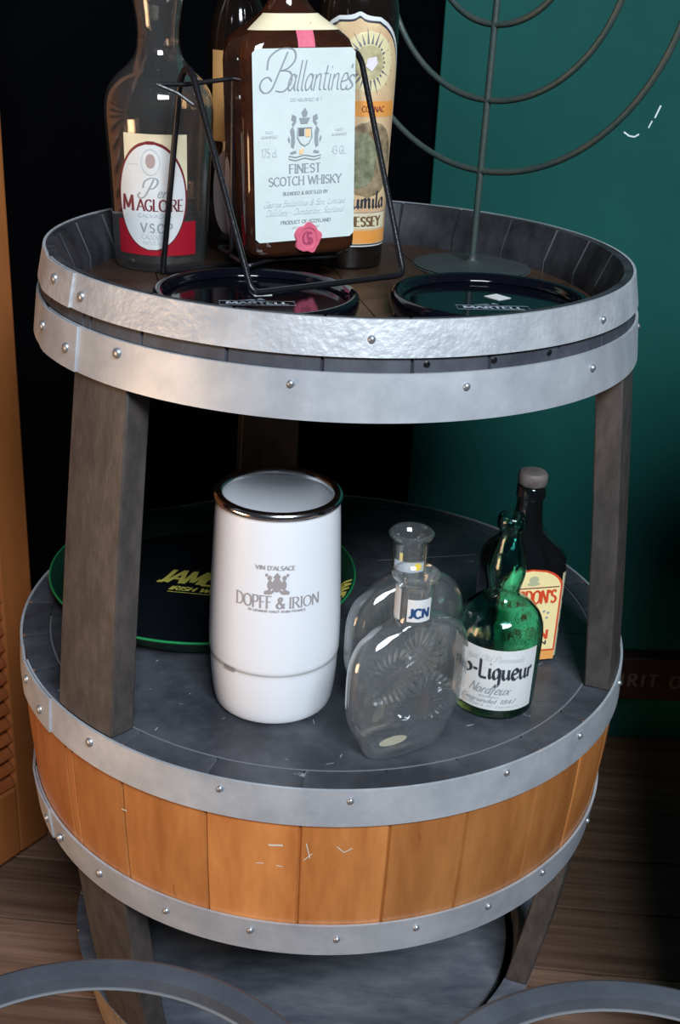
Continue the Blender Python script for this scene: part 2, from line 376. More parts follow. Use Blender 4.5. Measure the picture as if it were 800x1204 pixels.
def polys(name, mp, m, parent, shapes, off=.0009):
    """flat printed polygons on the surface"""
    bm = bmesh.new()
    for i, s in enumerate(shapes):
        bm.faces.new([bm.verts.new(mp(u, v, off+i*2e-6)) for u, v in s])
    return obj(name, bm, m, parent, smooth=False)
def blob(u, v, r, n=10, k=1.0, rot=0): return [(u+r*math.cos(2*PI*i/n+rot), v+r*k*math.sin(2*PI*i/n+rot)) for i in range(n)]
def cyl(rf, a0=-PI/2):
    """mapping on a round bottle; rf(v) radius at height v; u=0 faces angle a0"""
    def f(u, v, off):
        r = rf(v); a = a0+u/r
        return ((r+off)*math.cos(a), (r+off)*math.sin(a), v)
    return f
def plane_y(y): return lambda u, v, off: (u, y-off, v)
def interp(tab):
    def f(z):
        if z <= tab[0][1]: return tab[0][0]
        for (r0, z0), (r1, z1) in zip(tab, tab[1:]):
            if z0 <= z <= z1 and z1 > z0: return r0+(r1-r0)*(z-z0)/(z1-z0)
        return tab[-1][0]
    return f
def face_cam(x, y): return math.atan2(CAM.y-y, CAM.x-x)      # the printed side as it is turned in the photo

# ============================================================ SETTING
bm = bmesh.new(); tint_attr(bm)
y = -1.6; k = 0
while y < .56:
    wd = .115+.02*random.random(); x = -1.8-random.random()*.8
    while x < 2.2:
        ln = 1.0+random.random()*.9
        box(bm, x+.0012, x+ln-.0012, y+.0014, y+wd-.0014, -.03, 0, tint=random.random()); x += ln
    y += wd
o = obj('floor', bm, floor_m, smooth=False, bevel=.0012); tag(o, kind='structure')
o.rotation_euler = (0, 0, rad(-4))
bm = bmesh.new(); box(bm, -2.2, 2.4, .55, .62, -.03, 2.2); tag(obj('wall_back', bm, wall_m, smooth=False), kind='structure')
bm = bmesh.new(); box(bm, .128, 1.9, .533, .55, .0, 2.1)
gp = obj('green_panel', bm, green_m, smooth=False, bevel=.002)
tag(gp, 'tall dark green painted wall panel behind the barrel on the right', 'panel')
mpw = lambda u, v, off: (u, .533-off, v)
ring_line('scratch', mpw, chalk, gp, [(.396,1.024),(.404,1.019),(.412,1.018),(.418,1.022)], .0022, closed=False, off=.0005)
ring_line('scratch', mpw, chalk, gp, [(.430,1.031),(.434,1.041)], .0018, closed=False, off=.0005)
ring_line('scratch', mpw, chalk, gp, [(.437,1.045),(.443,1.062)], .0022, closed=False, off=.0005)

bm = bmesh.new(); box(bm, .44, 1.9, -.36, -.28, 0, 1.24)  # invented out-of-view partition, added to shade the lower green panel and right floor
tag(obj('added_shade_wall', bm, wall_m, smooth=False, bevel=.004), kind='structure')

# plank with lettering low on the wall
bm = bmesh.new(); box(bm, .10, 1.5, .50, .532, .100, .181)
pk = obj('lettered_plank', bm, plank_m, smooth=False, bevel=.003)
tag(pk, 'dark red-brown plank with faint grey capitals low behind the barrel', 'sign')
text('lettering', 'SPIRIT OF', .023, lambda u, v, off: (u, .5-off, v), plank_ink, pk, at=(.551, .127), fit=.165, thick=.2, thin=.18, off=.0006, track=.28)

# louvred door standing at the left
dd = Vector((-.555, -.832, 0)); nn = Vector((.832, -.555, 0))
ang = math.atan2(dd.y, dd.x)
door = empty('louvred_shutter', (-.397, .188, 0), (0, 0, ang), 'orange-brown wooden louvred shutter standing on the floor left of the barrel', 'shutter')
def dpart(name, x0, x1, z0, z1, m=door_m):
    b = bmesh.new(); box(b, x0, x1, -.034, 0, z0, z1); return obj(name, b, m, door, smooth=False, bevel=.003)
dpart('stile', .0, .052, .015, 1.55); dpart('stile', .42, .472, .015, 1.55)
dpart('rail', .0521, .4199, .015, .130); dpart('rail', .0521, .4199, 1.44, 1.55)
bm = bmesh.new()
z = .145
while z < 1.43:
    T = Matrix.Translation((0, -.017, z)) @ Matrix.Rotation(rad(-38), 4, 'X')
    box(bm, .0525, .4195, -.019, .019, -.0035, .0035, T=T); z += .0245
obj('louvres', bm, slat_m, door, smooth=False, bevel=.001)

# ============================================================ BARREL
barrel = empty('wine_barrel', (0,0,0), label='cut-open oak wine barrel used as a two-tier stand with grey metal hoops', cat='barrel')
SEAMS = [-123.0,-107.2,-92,-78,-64.9,-50.4]
a = -50.4
while a < 223: a += 13.6+random.uniform(-1.6,1.6); SEAMS.append(a)
SEAMS = [s for s in SEAMS if s < 223]; SEAMS.append(224.4)
def stave_ring(name, zs, thick, mats, topmat=None, groove=.0030, rin=None, parent=barrel):
    """coopered ring: staves side by side, seams as narrow grooves"""
    bm = bmesh.new(); lay = tint_attr(bm)
    ang = []
    S = sorted(SEAMS)
    for i, s in enumerate(S):
        e = S[(i+1) % len(S)]+(360 if i == len(S)-1 else 0)
        tn = random.random()
        n = 6
        ang.append((s, 1, tn)); ang.append((s+.32, 0, tn))
        for j in range(1, n): ang.append((s+(e-s)*j/n, 0, tn))
        ang.append((e-.32, 0, tn))
    prof = [(Rout(z)-.002, z, 1) for z in zs]
    nz = len(prof)
    ir = [(rin(z) if rin else Rout(z)-thick) for z in zs]
    P = prof + [(r, z, 0) for r, z in zip(reversed(ir), reversed(zs))]
    cols = []
    for an, gr, tn in ang:
        c, s = math.cos(rad(an)), math.sin(rad(an))
        cols.append([bm.verts.new(((r-gr*groove*(1 if o_ else -1))*c, (r-gr*groove*(1 if o_ else -1))*s, z-(gr*.0008 if k_ in (nz-1, nz) else 0))) for k_, (r, z, o_) in enumerate(P)])
    m_ = len(P)
    for i in range(len(cols)):
        A, B = cols[i], cols[(i+1) % len(cols)]; tn = ang[i][2]
        for k in range(m_):
            q = (k+1) % m_
            f = bm.faces.new((A[k], B[k], B[q], A[q])); f[lay] = tn
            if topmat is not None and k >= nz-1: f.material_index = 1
    bmesh.ops.recalc_face_normals(bm, faces=bm.faces)
    return obj(name, bm, mats, parent, sharp=30)
# upper tray wall (thin bevelled chime at the top), body, bottom ring
def rin_up(z): return .275+max(0, z-.915)*.42
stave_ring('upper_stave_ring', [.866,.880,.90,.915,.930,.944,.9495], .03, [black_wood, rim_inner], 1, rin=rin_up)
stave_ring('body_stave_ring', [.318,.34,.36,.39,.42,.45,.48,.505,.519], .030, [oak, shelf_paint], 1)
stave_ring('bottom_stave_ring', [.0,.03,.06,.085], .030, [dirty_wood, grey_board], 1)
def disc(name, r, z0, z1, m, planks=None, rot=0):
    bm = bmesh.new(); lay = tint_attr(bm)
    if planks:
        x = -r
        while x < r-.004:
            wd = planks*(.85+.3*random.random()); x1 = min(x+wd, r); tn = random.random()
            if r-x1 < .02: x1 = r
            n = 10; xs = [x+.0006+(x1-x-.0012)*i/n for i in range(n+1)]
            top = [(q, math.sqrt(max(r*r-q*q, 0))) for q in xs]; bot = [(q, -math.sqrt(max(r*r-q*q, 0))) for q in reversed(xs)]
            pts = [p for i, p in enumerate(top+bot) if i == 0 or (abs(p[0]-(top+bot)[i-1][0])+abs(p[1]-(top+bot)[i-1][1])) > 1e-6]
            T = [bm.verts.new((p[0], p[1], z1)) for p in pts]; B = [bm.verts.new((p[0], p[1], z0)) for p in pts]
            fs = [bm.faces.new(list(reversed(T))), bm.faces.new(B)]
            for i in range(len(pts)): fs.append(bm.faces.new((T[i], T[(i+1) % len(pts)], B[(i+1) % len(pts)], B[i])))
            for f in fs: f[lay] = tn
            x = x1
        bmesh.ops.recalc_face_normals(bm, faces=bm.faces)
        bmesh.ops.rotate(bm, verts=bm.verts, matrix=Matrix.Rotation(rad(rot), 3, 'Z'))
        return obj(name, bm, m, barrel, smooth=False)
    lathe(bm, [(0, z0), (r, z0), (r, z1-.002), (r-.0025, z1), (0, z1)], 96)
    return obj(name, bm, m, barrel)
disc('barrel_head', .2745, .880, .902, tray_wood, planks=.10, rot=12)
tag(bpy.data.objects['barrel_head'], 'dark stained tray floor')
disc('shelf_board', .3165, .495, .5185, shelf_paint, planks=.155, rot=86)
disc('bottom_board', .262, .035, .062, grey_board, planks=.12, rot=82)
# posts left standing between the tiers
def post(name, a0, a1, z0, z1, th, m):
    bm = bmesh.new(); n = 5; nzz = 10; cols = []
    for i in range(nzz+1):
        z = z0+(z1-z0)*i/nzz; ro = Rout(z)-.0025; ring = []
        for j in range(n+1):
            a = rad(a0+(a1-a0)*j/n); ring.append((ro*math.cos(a), ro*math.sin(a), z))
        # side faces run parallel, as sawn planks do
        am = rad((a0+a1)/2); d = Vector((math.cos(am), math.sin(am), 0))
        for j in range(n, -1, -1):
            q = Vector(ring[j])-d*th; ring.append(tuple(q))
        cols.append([bm.verts.new(p) for p in ring])
    m_ = len(cols[0])
    for A, B in zip(cols, cols[1:]):
        for k in range(m_): bm.faces.new((A[k], A[(k+1) % m_], B[(k+1) % m_], B[k]))
    bm.faces.new(list(reversed(cols[0]))); bm.faces.new(cols[-1])
    return obj(name, bm, m, barrel, sharp=30, bevel=.002)
for a0, a1 in ((-140,-125.4), (-26.3,-11), (99,113)):
    post('upper_post', a0, a1, .519, .866, .027, worn_black)
for a0, a1 in ((-140,-125.4), (-27.5,-13), (99,113), (171, 178)):
    post('lower_post', a0, a1, .0855, .318, .027, worn_black)
# hoops
def hoop(z0, z1, m, joint, rivets, label=None):
    bm = bmesh.new(); n = 160; t = .0028; cols = []
    zz = [z0+(z1-z0)*i/4 for i in range(5)]
    for i in range(n+9):
        a = rad(joint+(360+14)*i/(n+8)); k = i/(n+8)
        lift = .0022*max(0, min(1, (k-.955)/.006))       # the lapped end lies on the start
        P = [(Rout(z)+lift-t*.5, z) for z in zz]+[(Rout(z)+lift+t*.5, z) for z in reversed(zz)]
        cols.append([bm.verts.new((r*math.cos(a), r*math.sin(a), z)) for r, z in P])
    m_ = len(cols[0])
    for A, B in zip(cols, cols[1:]):
        for q in range(m_): bm.faces.new((A[q], B[q], B[(q+1) % m_], A[(q+1) % m_]))
    bm.faces.new(cols[0]); bm.faces.new(list(reversed(cols[-1])))
    bmesh.ops.recalc_face_normals(bm, faces=bm.faces)
    h = obj('hoop', bm, m, barrel, sharp=35)
    for a, z in rivets:
        bm = bmesh.new(); r = .0034 if a > -125 else .0048
        lathe(bm, [(0,-.001),(r,-.001),(r,.0008),(r*.8,.0022),(r*.45,.003),(0,.0033)], 14)
        rr = Rout(z)+.0014+(.0022 if -153 < a < -139.5 else 0)
        T = Matrix.Translation((rr*math.cos(rad(a)), rr*math.sin(rad(a)), z)) @ Matrix.Rotation(rad(a), 4, 'Z') @ Matrix.Rotation(PI/2, 4, 'Y')
        bmesh.ops.transform(bm, verts=bm.verts, matrix=T)
        obj('rivet', bm, rivet_m, h)
    return h
hoop(.920, .9505, zinc_rough, -155.5, [(-148.6,.938),(-138.4,.933),(-84.6,.935),(-38.5,.932),(20,.935),(80,.935)])
hoop(.866, .9070, zinc, -152, [(-152.5,.889),(-141.2,.884),(-127.5,.896),(-96.6,.896),(-69.2,.895),(-42,.892),(-8,.89)])
hoop(.481, .5205, zinc, -155.5, [(-152.7,.507),(-145.3,.496),(-129.8,.506),(-104.7,.510),(-84.6,.510),(-58.4,.513),(-40.4,.511),(-20,.51)])
hoop(.314, .3540, zinc, -162, [(-150,.334),(-143.5,.334),(-130.5,.336),(-115.1,.335),(-99.7,.341),(-85.3,.337),(-71.8,.342),(-57.7,.341),(-44.2,.345),(-23.9,.337)])
# small dark nail holes between the two upper hoops
for aa in (-75.7, -64.1, -52.8):
    bm = bmesh.new(); r = Rout(.9135)-.0012
    lathe(bm, [(0,0),(.003,0),(.002,.0006),(0,.0008)], 10)
    T = Matrix.Translation((r*math.cos(rad(aa)), r*math.sin(rad(aa)), .914)) @ Matrix.Rotation(rad(aa), 4, 'Z') @ Matrix.Rotation(PI/2, 4, 'Y')
    bmesh.ops.transform(bm, verts=bm.verts, matrix=T); obj('nail', bm, iron, barrel)
# end of the lower hoop sticking down at the left
bm = bmesh.new(); r = Rout(.33)+.003; a = rad(-176)
T = Matrix.Translation((r*math.cos(a), r*math.sin(a), 0)) @ Matrix.Rotation(a, 4, 'Z')
box(bm, -.0015, .0015, -.012, .012, .296, .354, T=T); obj('hoop_end', bm, zinc, barrel, smooth=False)

# ============================================================ BOTTLES
def hollow(prof, t=.0022, base=.005, zmin=None):
    """outer profile (r,z) bottom to top -> closed hollow profile"""
    z0 = prof[0][1]
    inner = [(max(r-t, .001), z) for r, z in prof if z > z0+base]
    return [(0, z0)]+prof+[(prof[-1][0]-t*.5, prof[-1][1]+.0006)]+list(reversed(inner))+[(max(inner[0][0]-.004,.001), z0+base), (0, z0+base+.001)]

# --- pear-shaped brandy bottle, left on the tray
bx, by, bz = -.200, .087, .9022
b1 = empty('brandy_bottle', (bx, by, bz), label='empty clear brandy bottle with white oval label and red band, left on top tray', cat='bottle')
prof = smooth_prof([(.046,0),(.0495,.003),(.051,.02),(.0525,.05),(.0545,.10),(.0575,.145),(.0580,.165),(.0550,.182),(.046,.196),(.034,.207),(.0255,.218),(.0220,.232),(.0225,.250),(.0255,.268),(.0268,.285),(.024,.305),(.019,.325),(.0165,.345),(.0165,.362),(.019,.364),(.019,.374)], 4)
bm = bmesh.new(); lathe(bm, hollow(prof, .0025, .008), 72); body = obj('glass_body', bm, smoky, b1)
rf = interp(prof); mp = cyl(rf, face_cam(bx, by)+rad(-7))
patch('label_backing', mp, paper_ivory, b1, .088, .145, lambda v: (-.033,.036), off=.0003)
patch('red_band', mp, red_m, b1, .019, .055, lambda v: (-.045,.047), off=.0004)
patch('label_border', mp, mat('maroon_border', (.16,.015,.02), .5), b1, .0245, .138, oval(-.003,.081,.0385,.0572), off=.0006, nv=40)
lb = patch('oval_label', mp, paper, b1, .0255, .1345, oval(-.003,.0800,.0365,.0550), off=.0008, nv=40)
text('lettering', '}', .019, mp, ink_grey, lb, at=(-.005,.081), thick=.10, thin=.03, off=.0012, shear=.15)
text('lettering', 'ere', .0105, mp, ink_grey, lb, at=(.010,.081), thick=.10, thin=.04, off=.0012, shear=.35)
text('lettering', 'M', .0155, mp, ink_red, lb, at=(-.0290,.0665), thick=.2, thin=.07, off=.0012, serif=True)
text('lettering', 'AGLOIRE', .0118, mp, ink_red, lb, at=(.0055,.0668), fit=.050, thick=.18, thin=.06, off=.0012, serif=True)
text('lettering', 'CALVADOS', .0036, mp, ink_lt, lb, at=(.0,.0600), fit=.036, thick=.16, thin=.1, off=.0012)
text('lettering', 'V.S.O.P', .0095, mp, ink_grey, lb, at=(.002,.044), thick=.18, thin=.07, off=.0012, serif=True)
text('lettering', 'CALVADOS', .0048, mp, ink_lt, lb, at=(.0,.0370), fit=.028, thick=.18, thin=.08, off=.0012)
text('lettering', 'PAYS D AUGE', .0040, mp, ink_lt, lb, at=(.0,.0310), fit=.025, thick=.18, thin=.08, off=.0012)
ring_line('portrait_frame', mp, ink_lt, lb, ell(-.003,.117,.0095,.0130), .0011, off=.0012)
pt_ = mat('portrait_tone', (.36,.27,.25), .5)
patch('portrait', mp, pt_, lb, .1105, .1250, oval(-.003,.118,.0050,.0075), off=.0011, nv=12, nu=6)
ring_line('rule', mp, ink_lt, lb, [(-.028,.114),(-.016,.114)], .0006, closed=False, off=.0012)

# --- large square whisky bottle resting in the wire cradle
wb = empty('whisky_bottle', (-.054, .038, .9355), (rad(-.5), rad(-2.2), rad(25)), 'large square brown whisky bottle with a pale label and pink seal', 'bottle')
W, D = .0610, .040
def hollow_loft(rings, t=.002, base=.006):
    z0 = rings[0][0]
    inner = [(z, max(rx-t,.002), max(ry-t,.002), e) for z, rx, ry, e in rings if z > z0+base]
    return rings+[(rings[-1][0]+.0005, rings[-1][1]-t*.5, rings[-1][2]-t*.5, 2)]+list(reversed(inner))
bm = bmesh.new()
rg = [(0,.054,.034,6),(.002,.058,.037,6),(.006,W-.0006,D-.0006,7),(.012,W,D,7),(.10,W,D,7),(.185,W,D,7),(.196,W-.001,D-.001,6.5),(.206,.057,.037,5.5),(.213,.050,.033,4.5),(.220,.040,.028,3.4),(.228,.029,.024,2.6),(.238,.021,.019,2),(.252,.0175,.017,2),(.285,.0165,.0165,2),(.30,.0165,.0165,2),(.302,.0195,.0195,2),(.312,.0195,.0195,2)]
loft(bm, rg, 96)
obj('glass_body', bm, brown_glass, wb)
bm = bmesh.new(); lathe(bm, [(0,.3125),(.0195,.3125),(.020,.315),(.020,.338),(.018,.340),(0,.340)], 32); obj('cap', bm, red_m, wb)
mp = plane_y(-D)
def rrect(u0,u1,v0,v1,r): 
    def f(v):
        d = 0
        if v < v0+r: d = r-math.sqrt(max(r*r-(v0+r-v)**2, 0))
        if v > v1-r: d = r-math.sqrt(max(r*r-(v-v1+r)**2, 0))
        return (u0+d, u1-d)
    return f
LB = patch('front_label', mp, paper_blue, wb, .017, .199, rrect(-.0545,.0555,.017,.199,.0045), off=.0006, nv=48, nu=6)
text('lettering', '{', .036, mp, ink_grey, LB, at=(-.0280,.1605), thick=.052, thin=.018, off=.0012, shear=.10, fit=.040)
text('lettering', 'allantine', .0265, mp, ink_grey, LB, at=(.0150,.1605), fit=.066, thick=.075, thin=.028, shear=.32, off=.0012, track=.0)
text('lettering', "s", .0240, mp, ink_grey, LB, at=(.0480,.1605), thick=.08, thin=.03, shear=.32, off=.0012)
text('lettering', "'", .016, mp, ink_grey, LB, at=(.0510,.168), thick=.11, thin=.06, shear=.1, off=.0012)
text('lettering', 'ESTABLISHED 1827', .0030, mp, ink_lt, LB, at=(.002,.1510), fit=.034, thick=.15, thin=.1, off=.0012)
text('lettering', '175 cl.', .0078, mp, ink_lt, LB, at=(-.038,.100), fit=.017, thick=.15, thin=.08, off=.0012)
text('lettering', '43 GL.', .0078, mp, ink_lt, LB, at=(.038,.100), fit=.017, thick=.15, thin=.08, off=.0012)
for uu, tt in ((-.038,'FULLY'), (.038,'QUALITY')):
    text('lettering', tt, .0025, mp, ink_lt, LB, at=(uu,.122), thick=.15, thin=.1, off=.0012)
    text('lettering', 'GUARANTEED', .0025, mp, ink_lt, LB, at=(uu,.1175), fit=.017, thick=.15, thin=.1, off=.0012)
text('lettering', 'FINEST', .0085, mp, ink_grey, LB, at=(.0,.0835), fit=.035, thick=.15, thin=.05, serif=True, off=.0012)
text('lettering', 'SCOTCH WHISKY', .0083, mp, ink_grey, LB, at=(.001,.0720), fit=.081, thick=.15, thin=.05, serif=True, off=.0012)
text('lettering', 'BLENDED & BOTTLED BY', .0031, mp, ink_grey, LB, at=(.001,.0625), fit=.050, thick=.2, thin=.1, off=.0012)
text('lettering', 'George Ballantine & Son, Limited', .0060, mp, ink_lt, LB, at=(.001,.0515), fit=.092, thick=.12, thin=.05, shear=.45, off=.0012)
text('lettering', 'Distillers - Dumbarton, Scotland', .0060, mp, ink_lt, LB, at=(.001,.0430), fit=.088, thick=.12, thin=.05, shear=.45, off=.0012)
text('lettering', 'PRODUCT OF SCOTLAND', .0033, mp, ink_grey, LB, at=(.001,.0340), fit=.056, thick=.18, thin=.1, off=.0012)
text('lettering', 'BOTTLED IN SCOTLAND', .0020, mp, ink_lt, LB, at=(.001,.0290), fit=.030, thick=.18, thin=.1, off=.0012)
# coat of arms: shield between two supporters on a scroll, helm above
E_ = []
for s in (1, -1):
    E_ += [[(s*.012,.107),(s*.015,.109),(s*.0145,.118),(s*.016,.124),(s*.013,.128),(s*.011,.123),(s*.0105,.113)],
           [(s*.009,.131),(s*.0145,.134),(s*.0135,.139),(s*.009,.137)], [(s*.012,.1275),(s*.014,.1300),(s*.010,.1345),(s*.009,.1325)],
           [(s*.010,.105),(s*.016,.1035),(s*.015,.1015),(s*.009,.1025)], [(s*.0165,.112),(s*.0185,.116),(s*.0172,.119),(s*.0158,.114)]]
E_ = [p if i % 1 == 0 else p for i, p in enumerate(E_)]
polys('coat_of_arms', mp, ink_grey, LB, E_+[[(-.0035,.1405),(.0005,.1450),(.0035,.1400),(.002,.1365),(-.002,.1365)], [(-.006,.1355),(.006,.1355),(.003,.130),(-.004,.130)]], off=.0012)
ring_line('coat_of_arms', mp, ink_grey, LB, [(-.0075,.126),(.0075,.126),(.0078,.117),(.0045,.1115),(0,.109),(-.0045,.1115),(-.0078,.117)], .0012, off=.0013)
ring_line('coat_of_arms', mp, ink_grey, LB, [(-.0175,.100),(-.010,.0985),(0,.1005),(.010,.0985),(.0175,.100),(.017,.0970),(.010,.0955),(0,.0975),(-.010,.0955),(-.017,.0970)], .0009, off=.0013)
polys('coat_of_arms', mp, emblem_m, LB, [[(-.0065,.125),(-.0005,.125),(-.0005,.1185),(-.0065,.1185)]], off=.00125)
polys('coat_of_arms', mp, mat('pale_orange_print', (.80,.55,.28), .5), LB, [[(.0008,.125),(.0065,.125),(.006,.1175),(.0008,.1175)], [(-.006,.1055),(-.001,.1065),(-.002,.1015),(-.006,.1010)]], off=.00125)
# pink ribbon above and pink seal below
def top_slope(u, v, off):   # shoulder strip follows the curved shoulder
    t = interp([(D,.196),(D-.001,.198),(.037,.206),(.033,.213),(.028,.220),(.024,.228)])(v); return (u, -t-off, v)
patch('ribbon', top_slope, pink_wax, wb, .1995, .2215, lambda v: (-.0055,.0125), off=.0007, nu=3, nv=10)
def ring_band(u, v, off):
    tab = [(.0500,.213),(.040,.220),(.029,.228),(.021,.238),(.0175,.252)]
    rx = interp([(.058,.205),(.050,.213),(.040,.220),(.029,.228),(.021,.238)])(v); ry = interp([(.0375,.205),(.033,.213),(.028,.220),(.024,.228),(.019,.238)])(v)
    e = interp([(5.5,.205),(4.5,.213),(3.4,.220),(2.6,.228),(2,.238)])(v)
    x, y_ = sq(u, rx+off, ry+off, e); return (x, y_, v)
nb = patch('neck_label', ring_band, paper_ivory, wb, .2145, .2290, lambda v: (rad(-172), rad(-8)), off=.0009, nu=60, nv=8)
bm = bmesh.new()
n = 40; r0 = [.0150+.0012*math.sin(5*2*PI*i/n+1)+.0006*math.sin(9*2*PI*i/n) for i in range(n)]
c0 = (.003,.0185)
A = [bm.verts.new((c0[0]+r*math.cos(2*PI*i/n), -D-.0006, c0[1]+r*math.sin(2*PI*i/n))) for i, r in enumerate(r0)]
B = [bm.verts.new((c0[0]+(r-.0008)*math.cos(2*PI*i/n), -D-.0026, c0[1]+(r-.0008)*math.sin(2*PI*i/n))) for i, r in enumerate(r0)]
C_ = [bm.verts.new((c0[0]+.0100*math.cos(2*PI*i/n), -D-.0026, c0[1]+.0108*math.sin(2*PI*i/n))) for i in range(n)]
D_ = [bm.verts.new((c0[0]+.0092*math.cos(2*PI*i/n), -D-.0016, c0[1]+.0100*math.sin(2*PI*i/n))) for i in range(n)]
for X, Y in ((A,B),(B,C_),(C_,D_)):
    for i in range(n): bm.faces.new((X[i], X[(i+1) % n], Y[(i+1) % n], Y[i]))
bm.faces.new(D_)
bmesh.ops.recalc_face_normals(bm, faces=bm.faces)
se = obj('wax_seal', bm, pink_wax, wb); seal_dk = mat('deep_pink', (.36,.05,.11), .5)
text('lettering', 'G', .012, lambda u,v,off: (u, -D-.0016-off, v), seal_dk, se, at=(c0[0]-.0018, c0[1]-.006), thick=.2, thin=.1, off=.0003)
text('lettering', 'S', .012, lambda u,v,off: (u, -D-.0016-off, v), seal_dk, se, at=(c0[0]+.0018, c0[1]-.006), thick=.2, thin=.1, off=.0004)
# pale translucent side label
mps = lambda u, v, off: (-W-off, -u, v)
patch('side_label', mps, mat('faded_grey_label', (.20,.16,.17), .5), wb, .015, .095, oval(-.020,.055,.010,.040), off=.0005)

wb.scale = (1, 1, 1.02)
# --- tall round cognac bottle behind on the right
cx, cy = .008, .140
cb = empty('cognac_bottle', (cx, cy, .9022), label='tall dark cognac bottle with a sunburst label, behind the square whisky bottle', cat='bottle')
prof = smooth_prof([(.036,0),(.0392,.003),(.0395,.02),(.0400,.06),(.0410,.12),(.0430,.19),(.0435,.25),(.0425,.275),(.037,.295),(.026,.312),(.018,.326),(.0155,.338),(.0152,.375),(.0175,.377),(.0175,.39)], 4)
bm = bmesh.new(); lathe(bm, [(0,0)]+prof+[(0,.391)], 64); obj('glass_body', bm, dark_glass, cb)
rf = interp(prof); mp = cyl(rf, face_cam(cx, cy)+rad(2))
cream2 = mat('peach_label_paper', (.62,.38,.22), .42, noise=(.70,.54,.30), scale=26)
arch = lambda top, half, v0: (lambda v: (-half*math.sqrt(max(0, 1-(max(v-(top-.06), 0)/.06)**2)) if v > top-.06 else -half, half*math.sqrt(max(0, 1-(max(v-(top-.06), 0)/.06)**2)) if v > top-.06 else half))
patch('label_edge', mp, paper, cb, .026, .270, arch(.270,.0595,.026), off=.0004, nv=50, nu=24)
patch('label_line', mp, ink, cb, .0275, .266, arch(.266,.0575,.0275), off=.0006, nv=50, nu=24)
lb = patch('tall_label', mp, cream2, cb, .029, .2635, arch(.2635,.0560,.029), off=.0008, nv=50, nu=24)
# sun face with dark rays
su, sv = .012, .221
patch('sun', mp, mat('sun_yellow', (.72,.62,.36), .4), lb, sv-.031, sv+.031, oval(su, sv, .028, .031), off=.0010)
rays = []
for i in range(26):
    a = 2*PI*i/26; w2 = .075; r0, r1 = .0165, (.032 if i % 2 else .027)
    rays.append([(su+r0*math.cos(a-w2), sv+1.1*r0*math.sin(a-w2)), (su+r1*math.cos(a), sv+1.1*r1*math.sin(a)), (su+r0*math.cos(a+w2), sv+1.1*r0*math.sin(a+w2))])
polys('sun_rays', mp, emblem_m, lb, rays, off=.0012)
patch('sun_centre', mp, mat('sun_olive', (.34,.30,.16), .5, noise=(.60,.52,.30), scale=120), lb, sv-.0175, sv+.0175, oval(su, sv, .016, .0175), off=.0014)
polys('sun_centre', mp, mat('sun_pale', (.72,.66,.68), .5), lb, [[(su-.002,sv+.004),(su+.007,sv+.006),(su+.009,sv-.001),(su+.003,sv-.009),(su-.004,sv-.004)]], off=.0020)
bd = patch('ribbon_band', mp, orange_m, lb, .166, .182, lambda v: (-.052, .0515), off=.0010, nv=2)
text('lettering', 'COGNAC', .006, mp, ink_red, lb, at=(.02,.171), thick=.15, thin=.08, off=.0013)
patch('vignette', mp, mat('vignette_olive', (.16,.11,.06), .5, noise=(.40,.30,.18), scale=70), lb, .080, .162, oval(.018,.121,.033,.041), off=.0011)
patch('vignette', mp, mat('vignette_green', (.30,.30,.18), .5, noise=(.12,.12,.07), scale=110), lb, .090, .150, oval(.008,.120,.019,.030), off=.0013)
text('lettering', 'Schumila', .0175, mp, ink, lb, at=(.008,.0690), fit=.070, thick=.2, thin=.05, nib=35, off=.0012)
ring_line('rule', mp, ink_grey, lb, [(-.05+.1*i/12,.064) for i in range(13)], .0006, closed=False, off=.0012)
pale = patch('name_panel', mp, paper_ivory, lb, .046, .063, lambda v: (-.045,.047), off=.0010, nv=2)
text('lettering', 'HENNESSEY', .0105, mp, mat('brown_ink', (.16,.09,.04), .5), pale, at=(.006,.0490), fit=.066, thick=.26, thin=.08, serif=True, off=.0013)
patch('orange_panel', mp, orange_m, lb, .030, .044, lambda v: (-.052,.053), off=.0010, nv=2)

# --- dark bottle half hidden behind, left
dx, dy = -.125, .198
db = empty('dark_bottle', (dx, dy, .9022), label='dark round bottle with tan label half hidden behind the square whisky bottle', cat='bottle')
prof = smooth_prof([(.032,0),(.0350,.003),(.0355,.05),(.0355,.20),(.0345,.235),(.029,.262),(.019,.285),(.0150,.30),(.0145,.35),(.017,.352),(.017,.365)], 4)
bm = bmesh.new(); lathe(bm, [(0,0)]+prof+[(0,.366)], 56); obj('glass_body', bm, dark_glass, db)
mp = cyl(interp(prof), face_cam(dx, dy))
patch('tan_label', mp, mat('tan_label', (.50,.28,.10), .5), db, .125, .222, lambda v: (-.034,.034), off=.0005)
patch('pale_label', mp, mat('lilac_grey_label', (.32,.26,.26), .5), db, .02, .118, oval(-.010,.069,.022,.049), off=.0005)

# --- wire cradle
st = empty('bottle_cradle', (0,0,0), label='black bent-wire tilting cradle holding the large square whisky bottle', cat='bottle stand')
F1, F2, F3 = Vector((-.080,-.154,.9315)), Vector((.065,-.044,.9315)), Vector((-.190,.030,.9055))
F4 = Vector((-.045,.140,.9055)); A1 = Vector((-.158,-.020,1.120)); A2 = Vector((.004,.082,1.138))
def loop_apex(foot_a, ap, foot_b):
    """inverted V with a small rounded top"""
    s = (foot_a-ap).normalized(); e = (foot_b-ap).normalized(); r = .011
    c = ap+(s+e)*.004
    q1 = ap+s*.018+(s-e)*.010; q2 = ap+e*.018+(e-s)*.010
    return [foot_a, q1]+[q1.lerp(q2, t)+Vector((0,0,1))*.012*math.sin(PI*t) for t in (.15,.32,.5,.68,.85)]+[q2, foot_b]
pts = loop_apex(F3, A1, F1)[:-1]+[F1]
wire = pts+[F2]+loop_apex(F2, A2, F4)[1:]+[F3]
